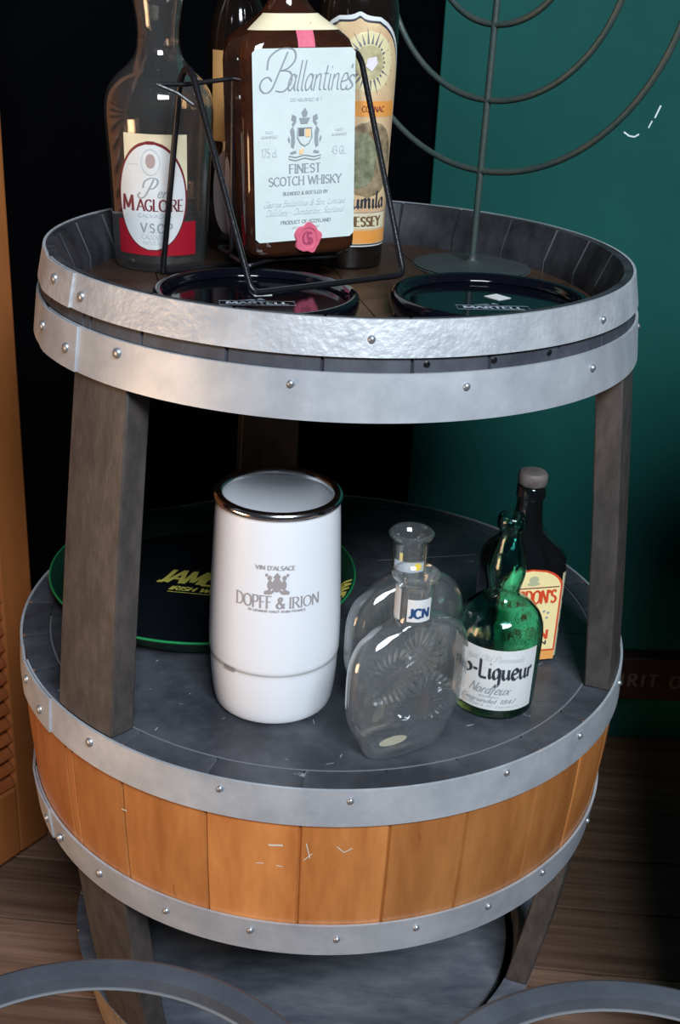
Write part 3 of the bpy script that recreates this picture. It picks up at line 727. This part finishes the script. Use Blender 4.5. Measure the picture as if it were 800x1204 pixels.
bm = bmesh.new(); tube(bm, corner(wire[:-1]+[F4+(F3-F4)*.98], .010, 5), .0031, 12); obj('frame', bm, iron, st)
mw = Matrix.Translation((-.054,.038,.9355)) @ Matrix.Rotation(rad(25), 4, 'Z')
L = lambda x, y_, z: mw @ Vector((x, y_, z))
g_ = .0035
P1 = L(-W-g_-.002, 0, .165); 
cr = [A1+Vector((-.028,-.012,-.018)), L(-W-g_-.004, -.004, .170)]
bm = bmesh.new(); tube(bm, [A1+Vector((-.026,-.014,-.019)), A1+Vector((0,0,-.019)), L(-W-.006, .0, .171), L(-W-.003,.012,.171)], .0022, 8)
obj('pivot', bm, iron, st); bm = bmesh.new()
tube(bm, [A1+Vector((-.026,-.014,-.019)), A1+Vector((-.006,-.014,-.026)), A1+Vector((.010,-.016,-.036))], .0017, 8)
obj('pivot', bm, iron, st); bm = bmesh.new()
tube(bm, [A2+Vector((.0,0,-.019)), L(W+.004, .0, .176)], .0022, 8)
obj('pivot', bm, iron, st)
bm = bmesh.new()
tube(bm, corner([L(-W-.006,0,.171), L(-W-.006,0,-.003), L(-W-.006,.046,-.0045), L(W+.006,.046,-.0045), L(W+.006,0,-.003), L(W+.004,0,.176)], .010, 5), .0020, 8)
tube(bm, corner([L(-W-.006,0,-.0045), L(-W-.006,-.052,-.0045), L(-W+.030,-.026,-.0045), L(W-.02,-.026,-.0045), L(W+.006,0,-.0045)], .010, 5), .0020, 8)
obj('cradle', bm, iron, st)

# --- two round navy dishes on the tray
def dish(x, y_, rz, label):
    t = empty('round_dish', (x, y_, .9022), (0, 0, rz), label, 'dish', 'navy dishes on the top tray')
    bm = bmesh.new()
    lathe(bm, smooth_prof([(.0,.0),(.086,.0),(.094,.002),(.0985,.009),(.0995,.018),(.0965,.0235),(.0905,.0225),(.0850,.0165),(.079,.0135),(.0,.0130)], 4), 96)
    bmesh.ops.remove_doubles(bm, verts=bm.verts, dist=1e-5)
    obj('dish_body', bm, navy, t, sharp=60)
    mp = lambda u, v, off: (u, v, .0130+off)
    ln = obj
    ring_line('logo_frame', mp, silver_ink, t, [(-.036,-.022),(.036,-.022),(.036,-.0065),(-.036,-.0065)], .0011, off=.0006)
    text('lettering', 'MARTELL', .0085, mp, silver_ink, t, at=(0,-.0185), fit=.060, thick=.22, thin=.14, off=.0007)
    polys('logo_bird', mp, silver_ink, t, [[(-.018,-.0035),(-.002,-.0025),(.004,.0035),(.010,-.003),(.018,-.0045),(.004,-.0005),(-.004,-.0005)]], off=.0006)
    return t
def sticker(t, x, y_, r):
    bm = bmesh.new(); T = Matrix.Translation((x, y_, .01315)) @ Matrix.Rotation(r, 4, 'Z')
    box(bm, -.009, .009, -.010, .010, 0, .0005, T=T); obj('white_sticker', bm, paper, t, smooth=False)
d1 = dish(-.079, -.112, rad(8), 'navy glass dish under the wire cradle on the top tray')
d2 = dish(.150, -.085, rad(6), 'navy glass dish on the right of the top tray, in front of the candelabrum')
sticker(d1, .006, .026, .2); sticker(d2, .014, .030, rad(35))

# --- candelabrum
mn = empty('candelabrum', (.154, .149, .9022), label='grey-green iron candelabrum with nested curved arms standing on the top tray', cat='candelabrum')
PH, LX, LY = .718, .007, .018
base = smooth_prof([(0,0),(.064,0),(.066,.0015),(.064,.0030),(.02,.0045),(.0065,.008),(.0048,.014),(0,.0142)], 3)
bm = bmesh.new(); lathe(bm, base, 56); bmesh.ops.remove_doubles(bm, verts=bm.verts, dist=1e-5); obj('base', bm, mat('dark_grey_base', (.035,.042,.042), .5, bump=.2, bscale=80), mn)
bm = bmesh.new(); tube(bm, [(LX*h, LY*h, h) for h in (.008,.11,.2,.3,.40)], .0038, 12); obj('stem', bm, verdigris, mn)
def cup(p):
    bm = bmesh.new(); lathe(bm, [(0,0),(.004,0),(.012,.004),(.013,.018),(.011,.018),(.010,.006),(0,.005)], 20)
    bmesh.ops.translate(bm, verts=bm.verts, vec=p); obj('candle_cup', bm, verdigris, mn)
cup((LX*.4, LY*.4, .40))
for Rr, zb in ((.228,1.011),(.158,1.087),(.095,1.165)):
    P = []; h0 = zb-.9022
    for i in range(41):
        a = -PI/2+PI*i/40; s = Rr*math.sin(a); h = h0+Rr-Rr*math.cos(a)
        P.append((s*math.cos(PH)+LX*h, -s*math.sin(PH)+LY*h, h))
    for q in (P[0], P[-1]):
        pass
    top = .385
    P = [(P[0][0], P[0][1], max(top, P[0][2]+.004))]+P+[(P[-1][0], P[-1][1], max(top, P[-1][2]+.004))]
    bm = bmesh.new(); tube(bm, P, .0036, 10); obj('arm', bm, verdigris, mn)
    cup(P[0]); cup(P[-1])

# ============================================================ LOWER SHELF
ZS = .5187
bm_sh = bpy.data.objects['shelf_board']
mpz = lambda u, v, off: (u, v, .5185+off)
pale_scratch = mat('pale_scratch', (.30,.31,.33), .6)
ring_line('scratch', mpz, pale_scratch, bm_sh, [(.065,.140), (.197,.172)], .0010, closed=False, off=.0001)
for k in range(30):
    a = rad(random.uniform(-150, -20)); r = random.uniform(.20, .312)
    x, y_ = r*math.cos(a), r*math.sin(a); t = random.uniform(0, PI); l = random.uniform(.002, .009)
    ring_line('scratch', mpz, pale_scratch, bm_sh, [(x, y_), (x+l*math.cos(t), y_+l*math.sin(t))], random.uniform(.0004,.0011), closed=False, off=.0001)
ring_line('worn_line', mpz, mat('worn_grey', (.13,.135,.145), .6), bm_sh, [(.3155*math.cos(rad(q)), .3155*math.sin(rad(q))) for q in range(-172, 40, 2)], .0020, closed=False, off=.00005)
body_ring = bpy.data.objects['body_stave_ring']
mpb = lambda u, v, off: ((Rout(v)-.002+off)*math.cos(rad(-92)+u/.347), (Rout(v)-.002+off)*math.sin(rad(-92)+u/.347), v)
wsc = mat('white_scrape', (.55,.50,.42), .6)
for a_, b_, w_ in (((-.030,.452),(-.016,.4535),.0022), ((-.042,.428),(-.034,.4290),.0010), ((-.022,.428),(-.016,.4275),.0012), ((.006,.458),(.010,.440),.0010), ((.004,.437),(.012,.446),.0009), ((.035,.455),(.042,.448),.0010), ((.042,.448),(.050,.453),.0010), ((-.19,.443),(-.183,.444),.0016)):
    ring_line('scrape', mpb, wsc, body_ring, [a_, b_], w_, closed=False, off=.0006)
# --- round bar tray
tr = empty('bar_tray', (-.146, .040, ZS), (rad(0), rad(0), rad(-6)), 'round black bar tray with a green rim and yellow lettering on the shelf', 'tray')
bm = bmesh.new(); lathe(bm, [(0,.001),(.158,.001),(.160,.003),(.160,.0045),(.158,.0038),(0,.0035)], 120); obj('tray_floor', bm, gblack, tr)
bm = bmesh.new(); lathe(bm, smooth_prof([(.1585,.0025),(.164,.0025),(.172,.012),(.181,.022),(.191,.0285),(.190,.0300),(.179,.0240),(.170,.0140),(.163,.0052),(.1585,.0047)], 3), 120)
tag(obj('tray_rim', bm, ggreen, tr), 'dark green flared rim')
bm = bmesh.new()
tube(bm, [(.1915*math.cos(2*PI*i/120), .1915*math.sin(2*PI*i/120), .0292) for i in range(120)], .0014, 8, closed=True); obj('rim_edge', bm, gedge, tr)
mp = lambda u, v, off: (u, v, .0036+off)
text('lettering', 'JAMESON', .036, mp, gold_ink, tr, at=(.006,.000), fit=.138, thick=.24, thin=.15, shear=.35, off=.0008)
text('lettering', 'IRISH WHISKEY', .0105, mp, gold_ink, tr, at=(.009,-.019), fit=.104, thick=.22, thin=.15, shear=.3, off=.0008)
ring_line('rule', mp, gold_ink, tr, [(-.043,-.024),(.062,-.024)], .0014, closed=False, off=.0008)
def rimmap(u, v, off):      # u runs clockwise round the rim, v outward
    a = rad(-13)-u/.175; r = .1625+v; z = interp([(.0052,.163),(.0140,.170),(.0240,.179),(.0300,.190)])(r)
    return ((r)*math.cos(a), (r)*math.sin(a), z+off+.0008)
text('lettering', 'JAMESON', .0175, rimmap, gold_ink, tr, at=(0,.0085), fit=.100, thick=.24, thin=.16, shear=.2)
polys('lettering_box', rimmap, gold_dk, tr, [[(-.022,.0012),(-.011,.0002),(0,-.0002),(.011,.0002),(.022,.0012),(.022,.0066),(.011,.0058),(0,.0055),(-.011,.0058),(-.022,.0066)]])

tr.scale = (.948, .948, 1)
# --- white wine cooler
cx, cy = -.049, -.186
wc = empty('wine_cooler', (cx, cy, ZS), label='tall white plastic wine cooler with a chrome rim on the lower shelf', cat='wine cooler')
out = smooth_prof([(.052,0),(.0580,.0015),(.0605,.006),(.0625,.018),(.0645,.040),(.0650,.0600)], 3)+smooth_prof([(.0662,.0632),(.0664,.080),(.0655,.115),(.0640,.15),(.0618,.20),(.0603,.2255)], 4)
inn = [(.0560,.2255),(.0545,.21),(.054,.12),(.053,.045),(.048,.038),(0,.037)]
bm = bmesh.new(); lathe(bm, [(0,0)]+out+inn, 96); body = obj('cooler_body', bm, white_plastic, wc)
bm = bmesh.new()
tube(bm, [(.0580*math.cos(2*PI*i/80), .0580*math.sin(2*PI*i/80), .2270) for i in range(80)], .0048, 16, closed=True); obj('chrome_rim', bm, chrome, wc)
rf = interp(out); fa = face_cam(cx, cy)
bm = bmesh.new(); lathe(bm, [(.0648,.0596),(.06555,.0600),(.0659,.0630),(.0648,.0636)], 96); obj('seam_band', bm, mat('greyish_seam', (.55,.55,.55), .3, .3), wc)
mp = cyl(rf, fa)
patch('chrome_clip', mp, mat('steel_clip', (.5,.5,.5), .35, .5), wc, .0580, .0635, lambda v: (-.0540,-.0400), off=.0010, nv=2, nu=6)
EM = mat('worn_bronze_grey_print', (.30,.27,.27), .4)
O = .0155
text('lettering', "VIN D'ALSACE", .0042, mp, EM, body, at=(-.001,.1600+O), fit=.038, thick=.2, thin=.12, off=.0006)
text('lettering', 'DOPFF', .0125, mp, EM, body, at=(-.0215,.1205+O), fit=.036, thick=.16, thin=.06, serif=True, off=.0006)
text('lettering', '&', .0115, mp, EM, body, at=(.0050,.1205+O), thick=.2, thin=.09, off=.0006)
text('lettering', 'IRION', .0110, mp, EM, body, at=(.0290,.1205+O), fit=.032, thick=.14, thin=.06, serif=True, off=.0006)
text('lettering', 'RIQUEWIHR HAUT-RHIN FRANCE', .0024, mp, EM, body, at=(.002,.1160+O), fit=.056, thick=.2, thin=.12, off=.0006)
E_ = [blob(.001,.1395,.0042,12,1.2), [(-.002,.1455),(.001,.1485),(.004,.1455),(.003,.1440),(-.001,.1440)]]
for q in (1,-1):
    E_ += [blob(.001+q*.0062,.1445,.0019,10), blob(.001+q*.0058,.1395,.0024,10,1.4), blob(.001+q*.0068,.1345,.0023,10,.8), [(.001+q*.002,.1350),(.001+q*.005,.1325),(.001+q*.004,.1365)], blob(.001+q*.0088,.1465,.0012,8), blob(.001+q*.0095,.1340,.0014,8)]
polys('crest', mp, EM, body, [[(u*1.12, (v-.1320)*1.45+.1338+O) for u, v in q] for q in E_], off=.0006)

# --- clear round flasks with a sunburst in the glass
fl_m = thin_glass('pressed_clear_glass', (.975,.985,.985), .10, .022)
nt = fl_m.node_tree; N_ = nt.nodes; Lk = nt.links
tc = N_.new('ShaderNodeTexCoord'); sp = N_.new('ShaderNodeSeparateXYZ'); Lk.new(tc.outputs['Object'], sp.inputs[0])
def mth(op, a, b=None):
    n = N_.new('ShaderNodeMath'); n.operation = op
    for i, v in enumerate((a, b)):
        if v is None: continue
        if isinstance(v, (int, float)): n.inputs[i].default_value = v
        else: Lk.new(v, n.inputs[i])
    return n.outputs[0]
zc = mth('SUBTRACT', sp.outputs[2], .063); xc = sp.outputs[0]
rr_ = mth('SQRT', mth('ADD', mth('MULTIPLY', zc, zc), mth('MULTIPLY', xc, xc)))
an_ = mth('ARCTAN2', zc, xc)
ray = mth('SINE', mth('MULTIPLY', an_, 22))
msk = mth('SUBTRACT', 1, mth('MINIMUM', 1, mth('ABSOLUTE', mth('DIVIDE', mth('SUBTRACT', rr_, .024), .012))))
bp = N_.new('ShaderNodeBump'); bp.inputs['Strength'].default_value = 1; bp.inputs['Distance'].default_value = .0016
Lk.new(mth('MULTIPLY', mth('ADD', ray, 1), msk), bp.inputs['Height']); [Lk.new(bp.outputs[0], N_[q].inputs['Normal']) for q in fl_m['n']]
def flask(x, y_, rz, label):
    t = empty('glass_flask', (x, y_, ZS), (0, 0, rad(rz)), label, 'bottle', 'clear round flasks on the lower shelf')
    rg = []
    for i in range(29):
        q = i/28; z = .004+q*.136
        a = (z-.073)/.073
        rx = .0680*math.sqrt(max(.02, 1-abs(a)**(3.6 if a > 0 else 2.4))); rx = max(rx, .0185)
        ry = .0265*(1-.35*max(0,(q-.6)/.4)**2)
        if z < .04: rx = max(rx, .0430+.45*z); ry = .0165+.15*z
        rg.append((z, rx, min(ry, rx), 2.3 if q < .9 else 2))
    rg = [(0,.037,.0135,2.4),(.0012,.0415,.0155,2.4)]+rg
    rg += [(.144,.0178,.0178,2),(.150,.0172,.0172,2),(.164,.0172,.0172,2),(.180,.0178,.0178,2),(.184,.0195,.0195,2),(.1865,.0222,.0222,2),(.1895,.0226,.0226,2),(.1915,.0208,.0208,2)]
    bm = bmesh.new(); R_ = hollow_loft(rg, .0022, .008); loft(bm, R_, 72); bmesh.ops.recalc_face_normals(bm, faces=bm.faces); obj('glass_body', bm, fl_m, t)
    return t
f1 = flask(.083, -.268, 34, 'clear empty round flask in front, white and blue neck label')
f2 = flask(.083, -.181, 30, 'clear empty round flask standing behind the front one, yellow dot on its neck label')
blue_ink = mat('navy_ink', (.02,.06,.16), .4)
mp = cyl(lambda v: .0174, face_cam(.083,-.268)-rad(34)+rad(22))
l1 = patch('neck_label', mp, paper, f1, .147, .170, lambda v: (-.012,.012), off=.0004, nv=2)
text('lettering', 'JCN', .0095, mp, blue_ink, l1, at=(-.0005,.1515), fit=.020, thick=.26, thin=.2, off=.0007)
patch('back_label', cyl(lambda v: .0174, face_cam(.083,-.268)-rad(34)+rad(-62)), mat('frosted_grey', (.55,.57,.60), .5), f1, .146, .178, lambda v: (-.009,.006), off=.0004, nv=2)
mp = cyl(lambda v: .0174, face_cam(.083,-.181)-rad(30))
l2 = patch('neck_label', mp, mat('blue_grey_label', (.42,.47,.55), .5), f2, .154, .165, lambda v: (-.017,.016), off=.0004, nv=2)
polys('yellow_dot', mp, yellow_m, l2, [blob(.0085,.1600,.0042,18)], off=.0007)
patch('yellow_flag', mp, mat('pale_yellow', (.62,.52,.20), .5), f2, .1652, .174, lambda v: (-.0105,-.0070), off=.0005, nv=2)
# base sticker under the front flask
bm = bmesh.new(); rg_ = [bm.verts.new((-.004+.016*math.cos(2*PI*i/24), .006*math.sin(2*PI*i/24), .0105)) for i in range(24)]; bm.faces.new(rg_)
bmesh.ops.translate(bm, verts=bm.verts, vec=(-.008, .0, -.0012)); obj('base_sticker', bm, paper_ivory, f1, smooth=False)

# --- green liqueur bottle
gx, gy = .181, -.176
gb = empty('liqueur_bottle', (gx, gy, ZS), label='green glass liqueur bottle with bulbous neck and white label on lower shelf', cat='bottle')
prof = smooth_prof([(.038,0),(.0415,.003),(.0425,.02),(.0435,.055),(.0440,.080),(.0430,.094),(.0385,.106),(.030,.115),(.0205,.121),(.0158,.127),(.0165,.135),(.0195,.150),(.0185,.163),(.0140,.180),(.0120,.190),(.0122,.196),(.0142,.199),(.0145,.207),(.0130,.211)], 4)
bm = bmesh.new(); lathe(bm, hollow(prof, .0026, .008), 72); obj('glass_body', bm, green_glass, gb)
rf = interp(prof); fa = face_cam(gx, gy); mp = cyl(rf, fa+rad(-3))
lb = patch('white_label', mp, paper, gb, .0125, .0830, lambda v: (-.056, .048), off=.0005, nv=8, nu=30)
text('lettering', 'Royal Old Pommade', .0068, mp, ink_lt, lb, at=(-.001,.0700), fit=.066, thick=.14, thin=.05, shear=.4, off=.0010)
text('lettering', 'nio', .0170, mp, ink, lb, at=(-.0340,.0520), fit=.026, thick=.22, thin=.06, nib=35, off=.0010, track=.0)
text('lettering', '-Liqueur', .0210, mp, ink, lb, at=(.0115,.0500), fit=.063, thick=.20, thin=.05, nib=35, off=.0010)
text('lettering', 'Nordfeux', .0110, mp, ink_grey, lb, at=(-.001,.0320), fit=.044, thick=.14, thin=.05, shear=.5, off=.0010)
text('lettering', 'NEUNKIRCH', .0022, mp, ink_lt, lb, at=(-.001,.0275), fit=.020, thick=.2, thin=.1, off=.0010)
text('lettering', 'Gegrundet 1847', .0052, mp, ink_grey, lb, at=(-.001,.0210), fit=.058, thick=.14, thin=.05, shear=.3, off=.0010)
text('lettering', 'Distillers of liqueurs', .0030, mp, ink_lt, lb, at=(-.001,.0165), fit=.064, thick=.14, thin=.08, shear=.2, off=.0010)
# --- square gin bottle with cork cap
gn = empty('gin_bottle', (.214, -.078, ZS), (0,0,rad(14)), 'square gin bottle with grey-brown cap and cream-and-red arched label, behind the green bottle', 'bottle')
gw, gd = .0445, .0275
rg = [(0,gw-.006,gd-.006,5),(.002,gw-.0015,gd-.0015,5),(.005,gw,gd,5),(.06,gw,gd,5),(.112,gw,gd,5),(.124,gw-.001,gd-.001,4.6),(.134,gw-.006,gd-.003,4),(.143,gw-.016,gd-.006,3.2),(.150,.0225,.0195,2.5),(.156,.0175,.0165,2.1),(.165,.0155,.0150,2),(.180,.0140,.0140,2),(.190,.0135,.0135,2),(.192,.0155,.0155,2),(.203,.0155,.0155,2),(.205,.0140,.0140,2)]
bm = bmesh.new(); loft(bm, hollow_loft(rg, .0025, .007), 88); bmesh.ops.recalc_face_normals(bm, faces=bm.faces)
obj('glass_body', bm, gin_glass, gn)
bm = bmesh.new(); lathe(bm, [(0,.2062),(.0150,.2062),(.0158,.208),(.0155,.217),(.0135,.2195),(0,.220)], 32); obj('cork_cap', bm, cork, gn)
mp = plane_y(-gd)
gl = lambda top, half: (lambda v: (-half*math.sqrt(max(0, 1-(max(v-(top-.022), 0)/.022)**2)), half*math.sqrt(max(0, 1-(max(v-(top-.022), 0)/.022)**2))))
patch('label_border', mp, red_ink, gn, .016, .118, gl(.118,.0370), off=.0006, nv=40)
GL = patch('front_label', mp, paper_cream, gn, .018, .1160, gl(.1160,.0350), off=.0008, nv=40)
patch('lower_label', mp, orange_m, gn, .005, .0158, lambda v: (-.036,.037), off=.0006, nv=2)
text('lettering', "GORDON'S", .0155, mp, red_ink, GL, at=(0,.0765), fit=.064, thick=.24, thin=.09, serif=True, off=.0013)
ring_line('rule', mp, ink_red, GL, [(-.0335,.0955),(.0335,.0955)], .0012, closed=False, off=.0012)
polys('medallion', mp, ink, GL, [blob(.002,.0590,.0128,28)], off=.0010); polys('medallion', mp, paper_cream, GL, [blob(.002,.0590,.0112,28)], off=.0012)
polys('medallion', mp, red_ink, GL, [[(-.003,.0535),(.007,.0535),(.008,.060),(.004,.0655),(0,.0655),(-.004,.060)]], off=.0014)
polys('emblem', mp, mat('sage_print', (.42,.42,.26), .5), GL, [blob(.003,.1055,.0055,14,.8), blob(.003,.1005,.0075,12,.3)], off=.0012)
for i, (u, v) in enumerate(((.019,.066),(.023,.058),(.019,.052),(.024,.064))): polys('seal_print', mp, ink_grey, GL, [blob(u, v, .0016, 8)], off=.0012)
text('lettering', 'DRY GIN', .0110, mp, red_ink, GL, at=(0,.0315), fit=.054, thick=.24, thin=.09, serif=True, off=.0013)
text('lettering', 'LONDON', .0050, mp, ink, GL, at=(.006,.0245), fit=.040, thick=.2, thin=.1, off=.0013)
def mps(u, v, off):
    x, y_ = sq(-rad(38)+u/.030, gw+off, gd+off, 5); return (x, y_, v)
sl = patch('side_label', mps, mat('ivory_side_label', (.66,.60,.40), .45), gn, .006, .110, lambda v: (-.0065,.017), off=.0004, nv=3, nu=30)
polys('berry_print', mps, ink, sl, [blob(.004,.062,.0035,12,.8,.3), blob(.003,.045,.0030,12,1.6), blob(.001,.078,.002,10,1.8), blob(.006,.088,.002,8)], off=.0007)

# ============================================================ STOOLS in the foreground (open round frames)
def stool(x, y_, z, R, label, rz):
    t = empty('stool_frame', (x, y_, 0), (0,0,rz), label, 'stool', 'open round stool frames in front of the barrel')
    bm = bmesh.new(); n = 96; th = .0225; prof = []
    rows = []
    for i in range(n):
        a = 2*PI*i/n
        P = [(R-th*.5, z-.012),(R-th*.5+.001, z-.0005),(R-th*.3, z),(R+th*.3, z),(R+th*.5, z-.003),(R+th*.5, z-.012),(R+th*.35, z-.016),(R-th*.35, z-.016)]
        rows.append([bm.verts.new((r*math.cos(a), r*math.sin(a), zz)) for r, zz in P])
    for i in range(n):
        A, B = rows[i], rows[(i+1) % n]
        for k in range(8): bm.faces.new((A[k], B[k], B[(k+1) % 8], A[(k+1) % 8]))
    bmesh.ops.recalc_face_normals(bm, faces=bm.faces)
    obj('seat_ring', bm, hoop_m, t, sharp=30)
    bm = bmesh.new(); tube(bm, [((R-th*.52)*math.cos(2*PI*i/96), (R-th*.52)*math.sin(2*PI*i/96), z-.0125) for i in range(96)], .0014, 6, closed=True); obj('worn_edge', bm, rubber, t)
    for k in range(3):
        a = {0:-PI/2, 1:-PI*.80, 2:-PI*.20}[k]
        bm = bmesh.new(); tube(bm, [(R*math.cos(a), R*math.sin(a), z-.0158), ((R+.03)*math.cos(a), (R+.03)*math.sin(a), .0015)], .011, 12); obj('leg', bm, hoop_m, t)
    return t
stool(-.153, -.700, .46, .19, 'dark grey open round stool frame at the lower left, in front of the barrel', 0)
stool(.252, -.700, .46, .19, 'dark grey open round stool frame at the lower right, in front of the barrel', 0)
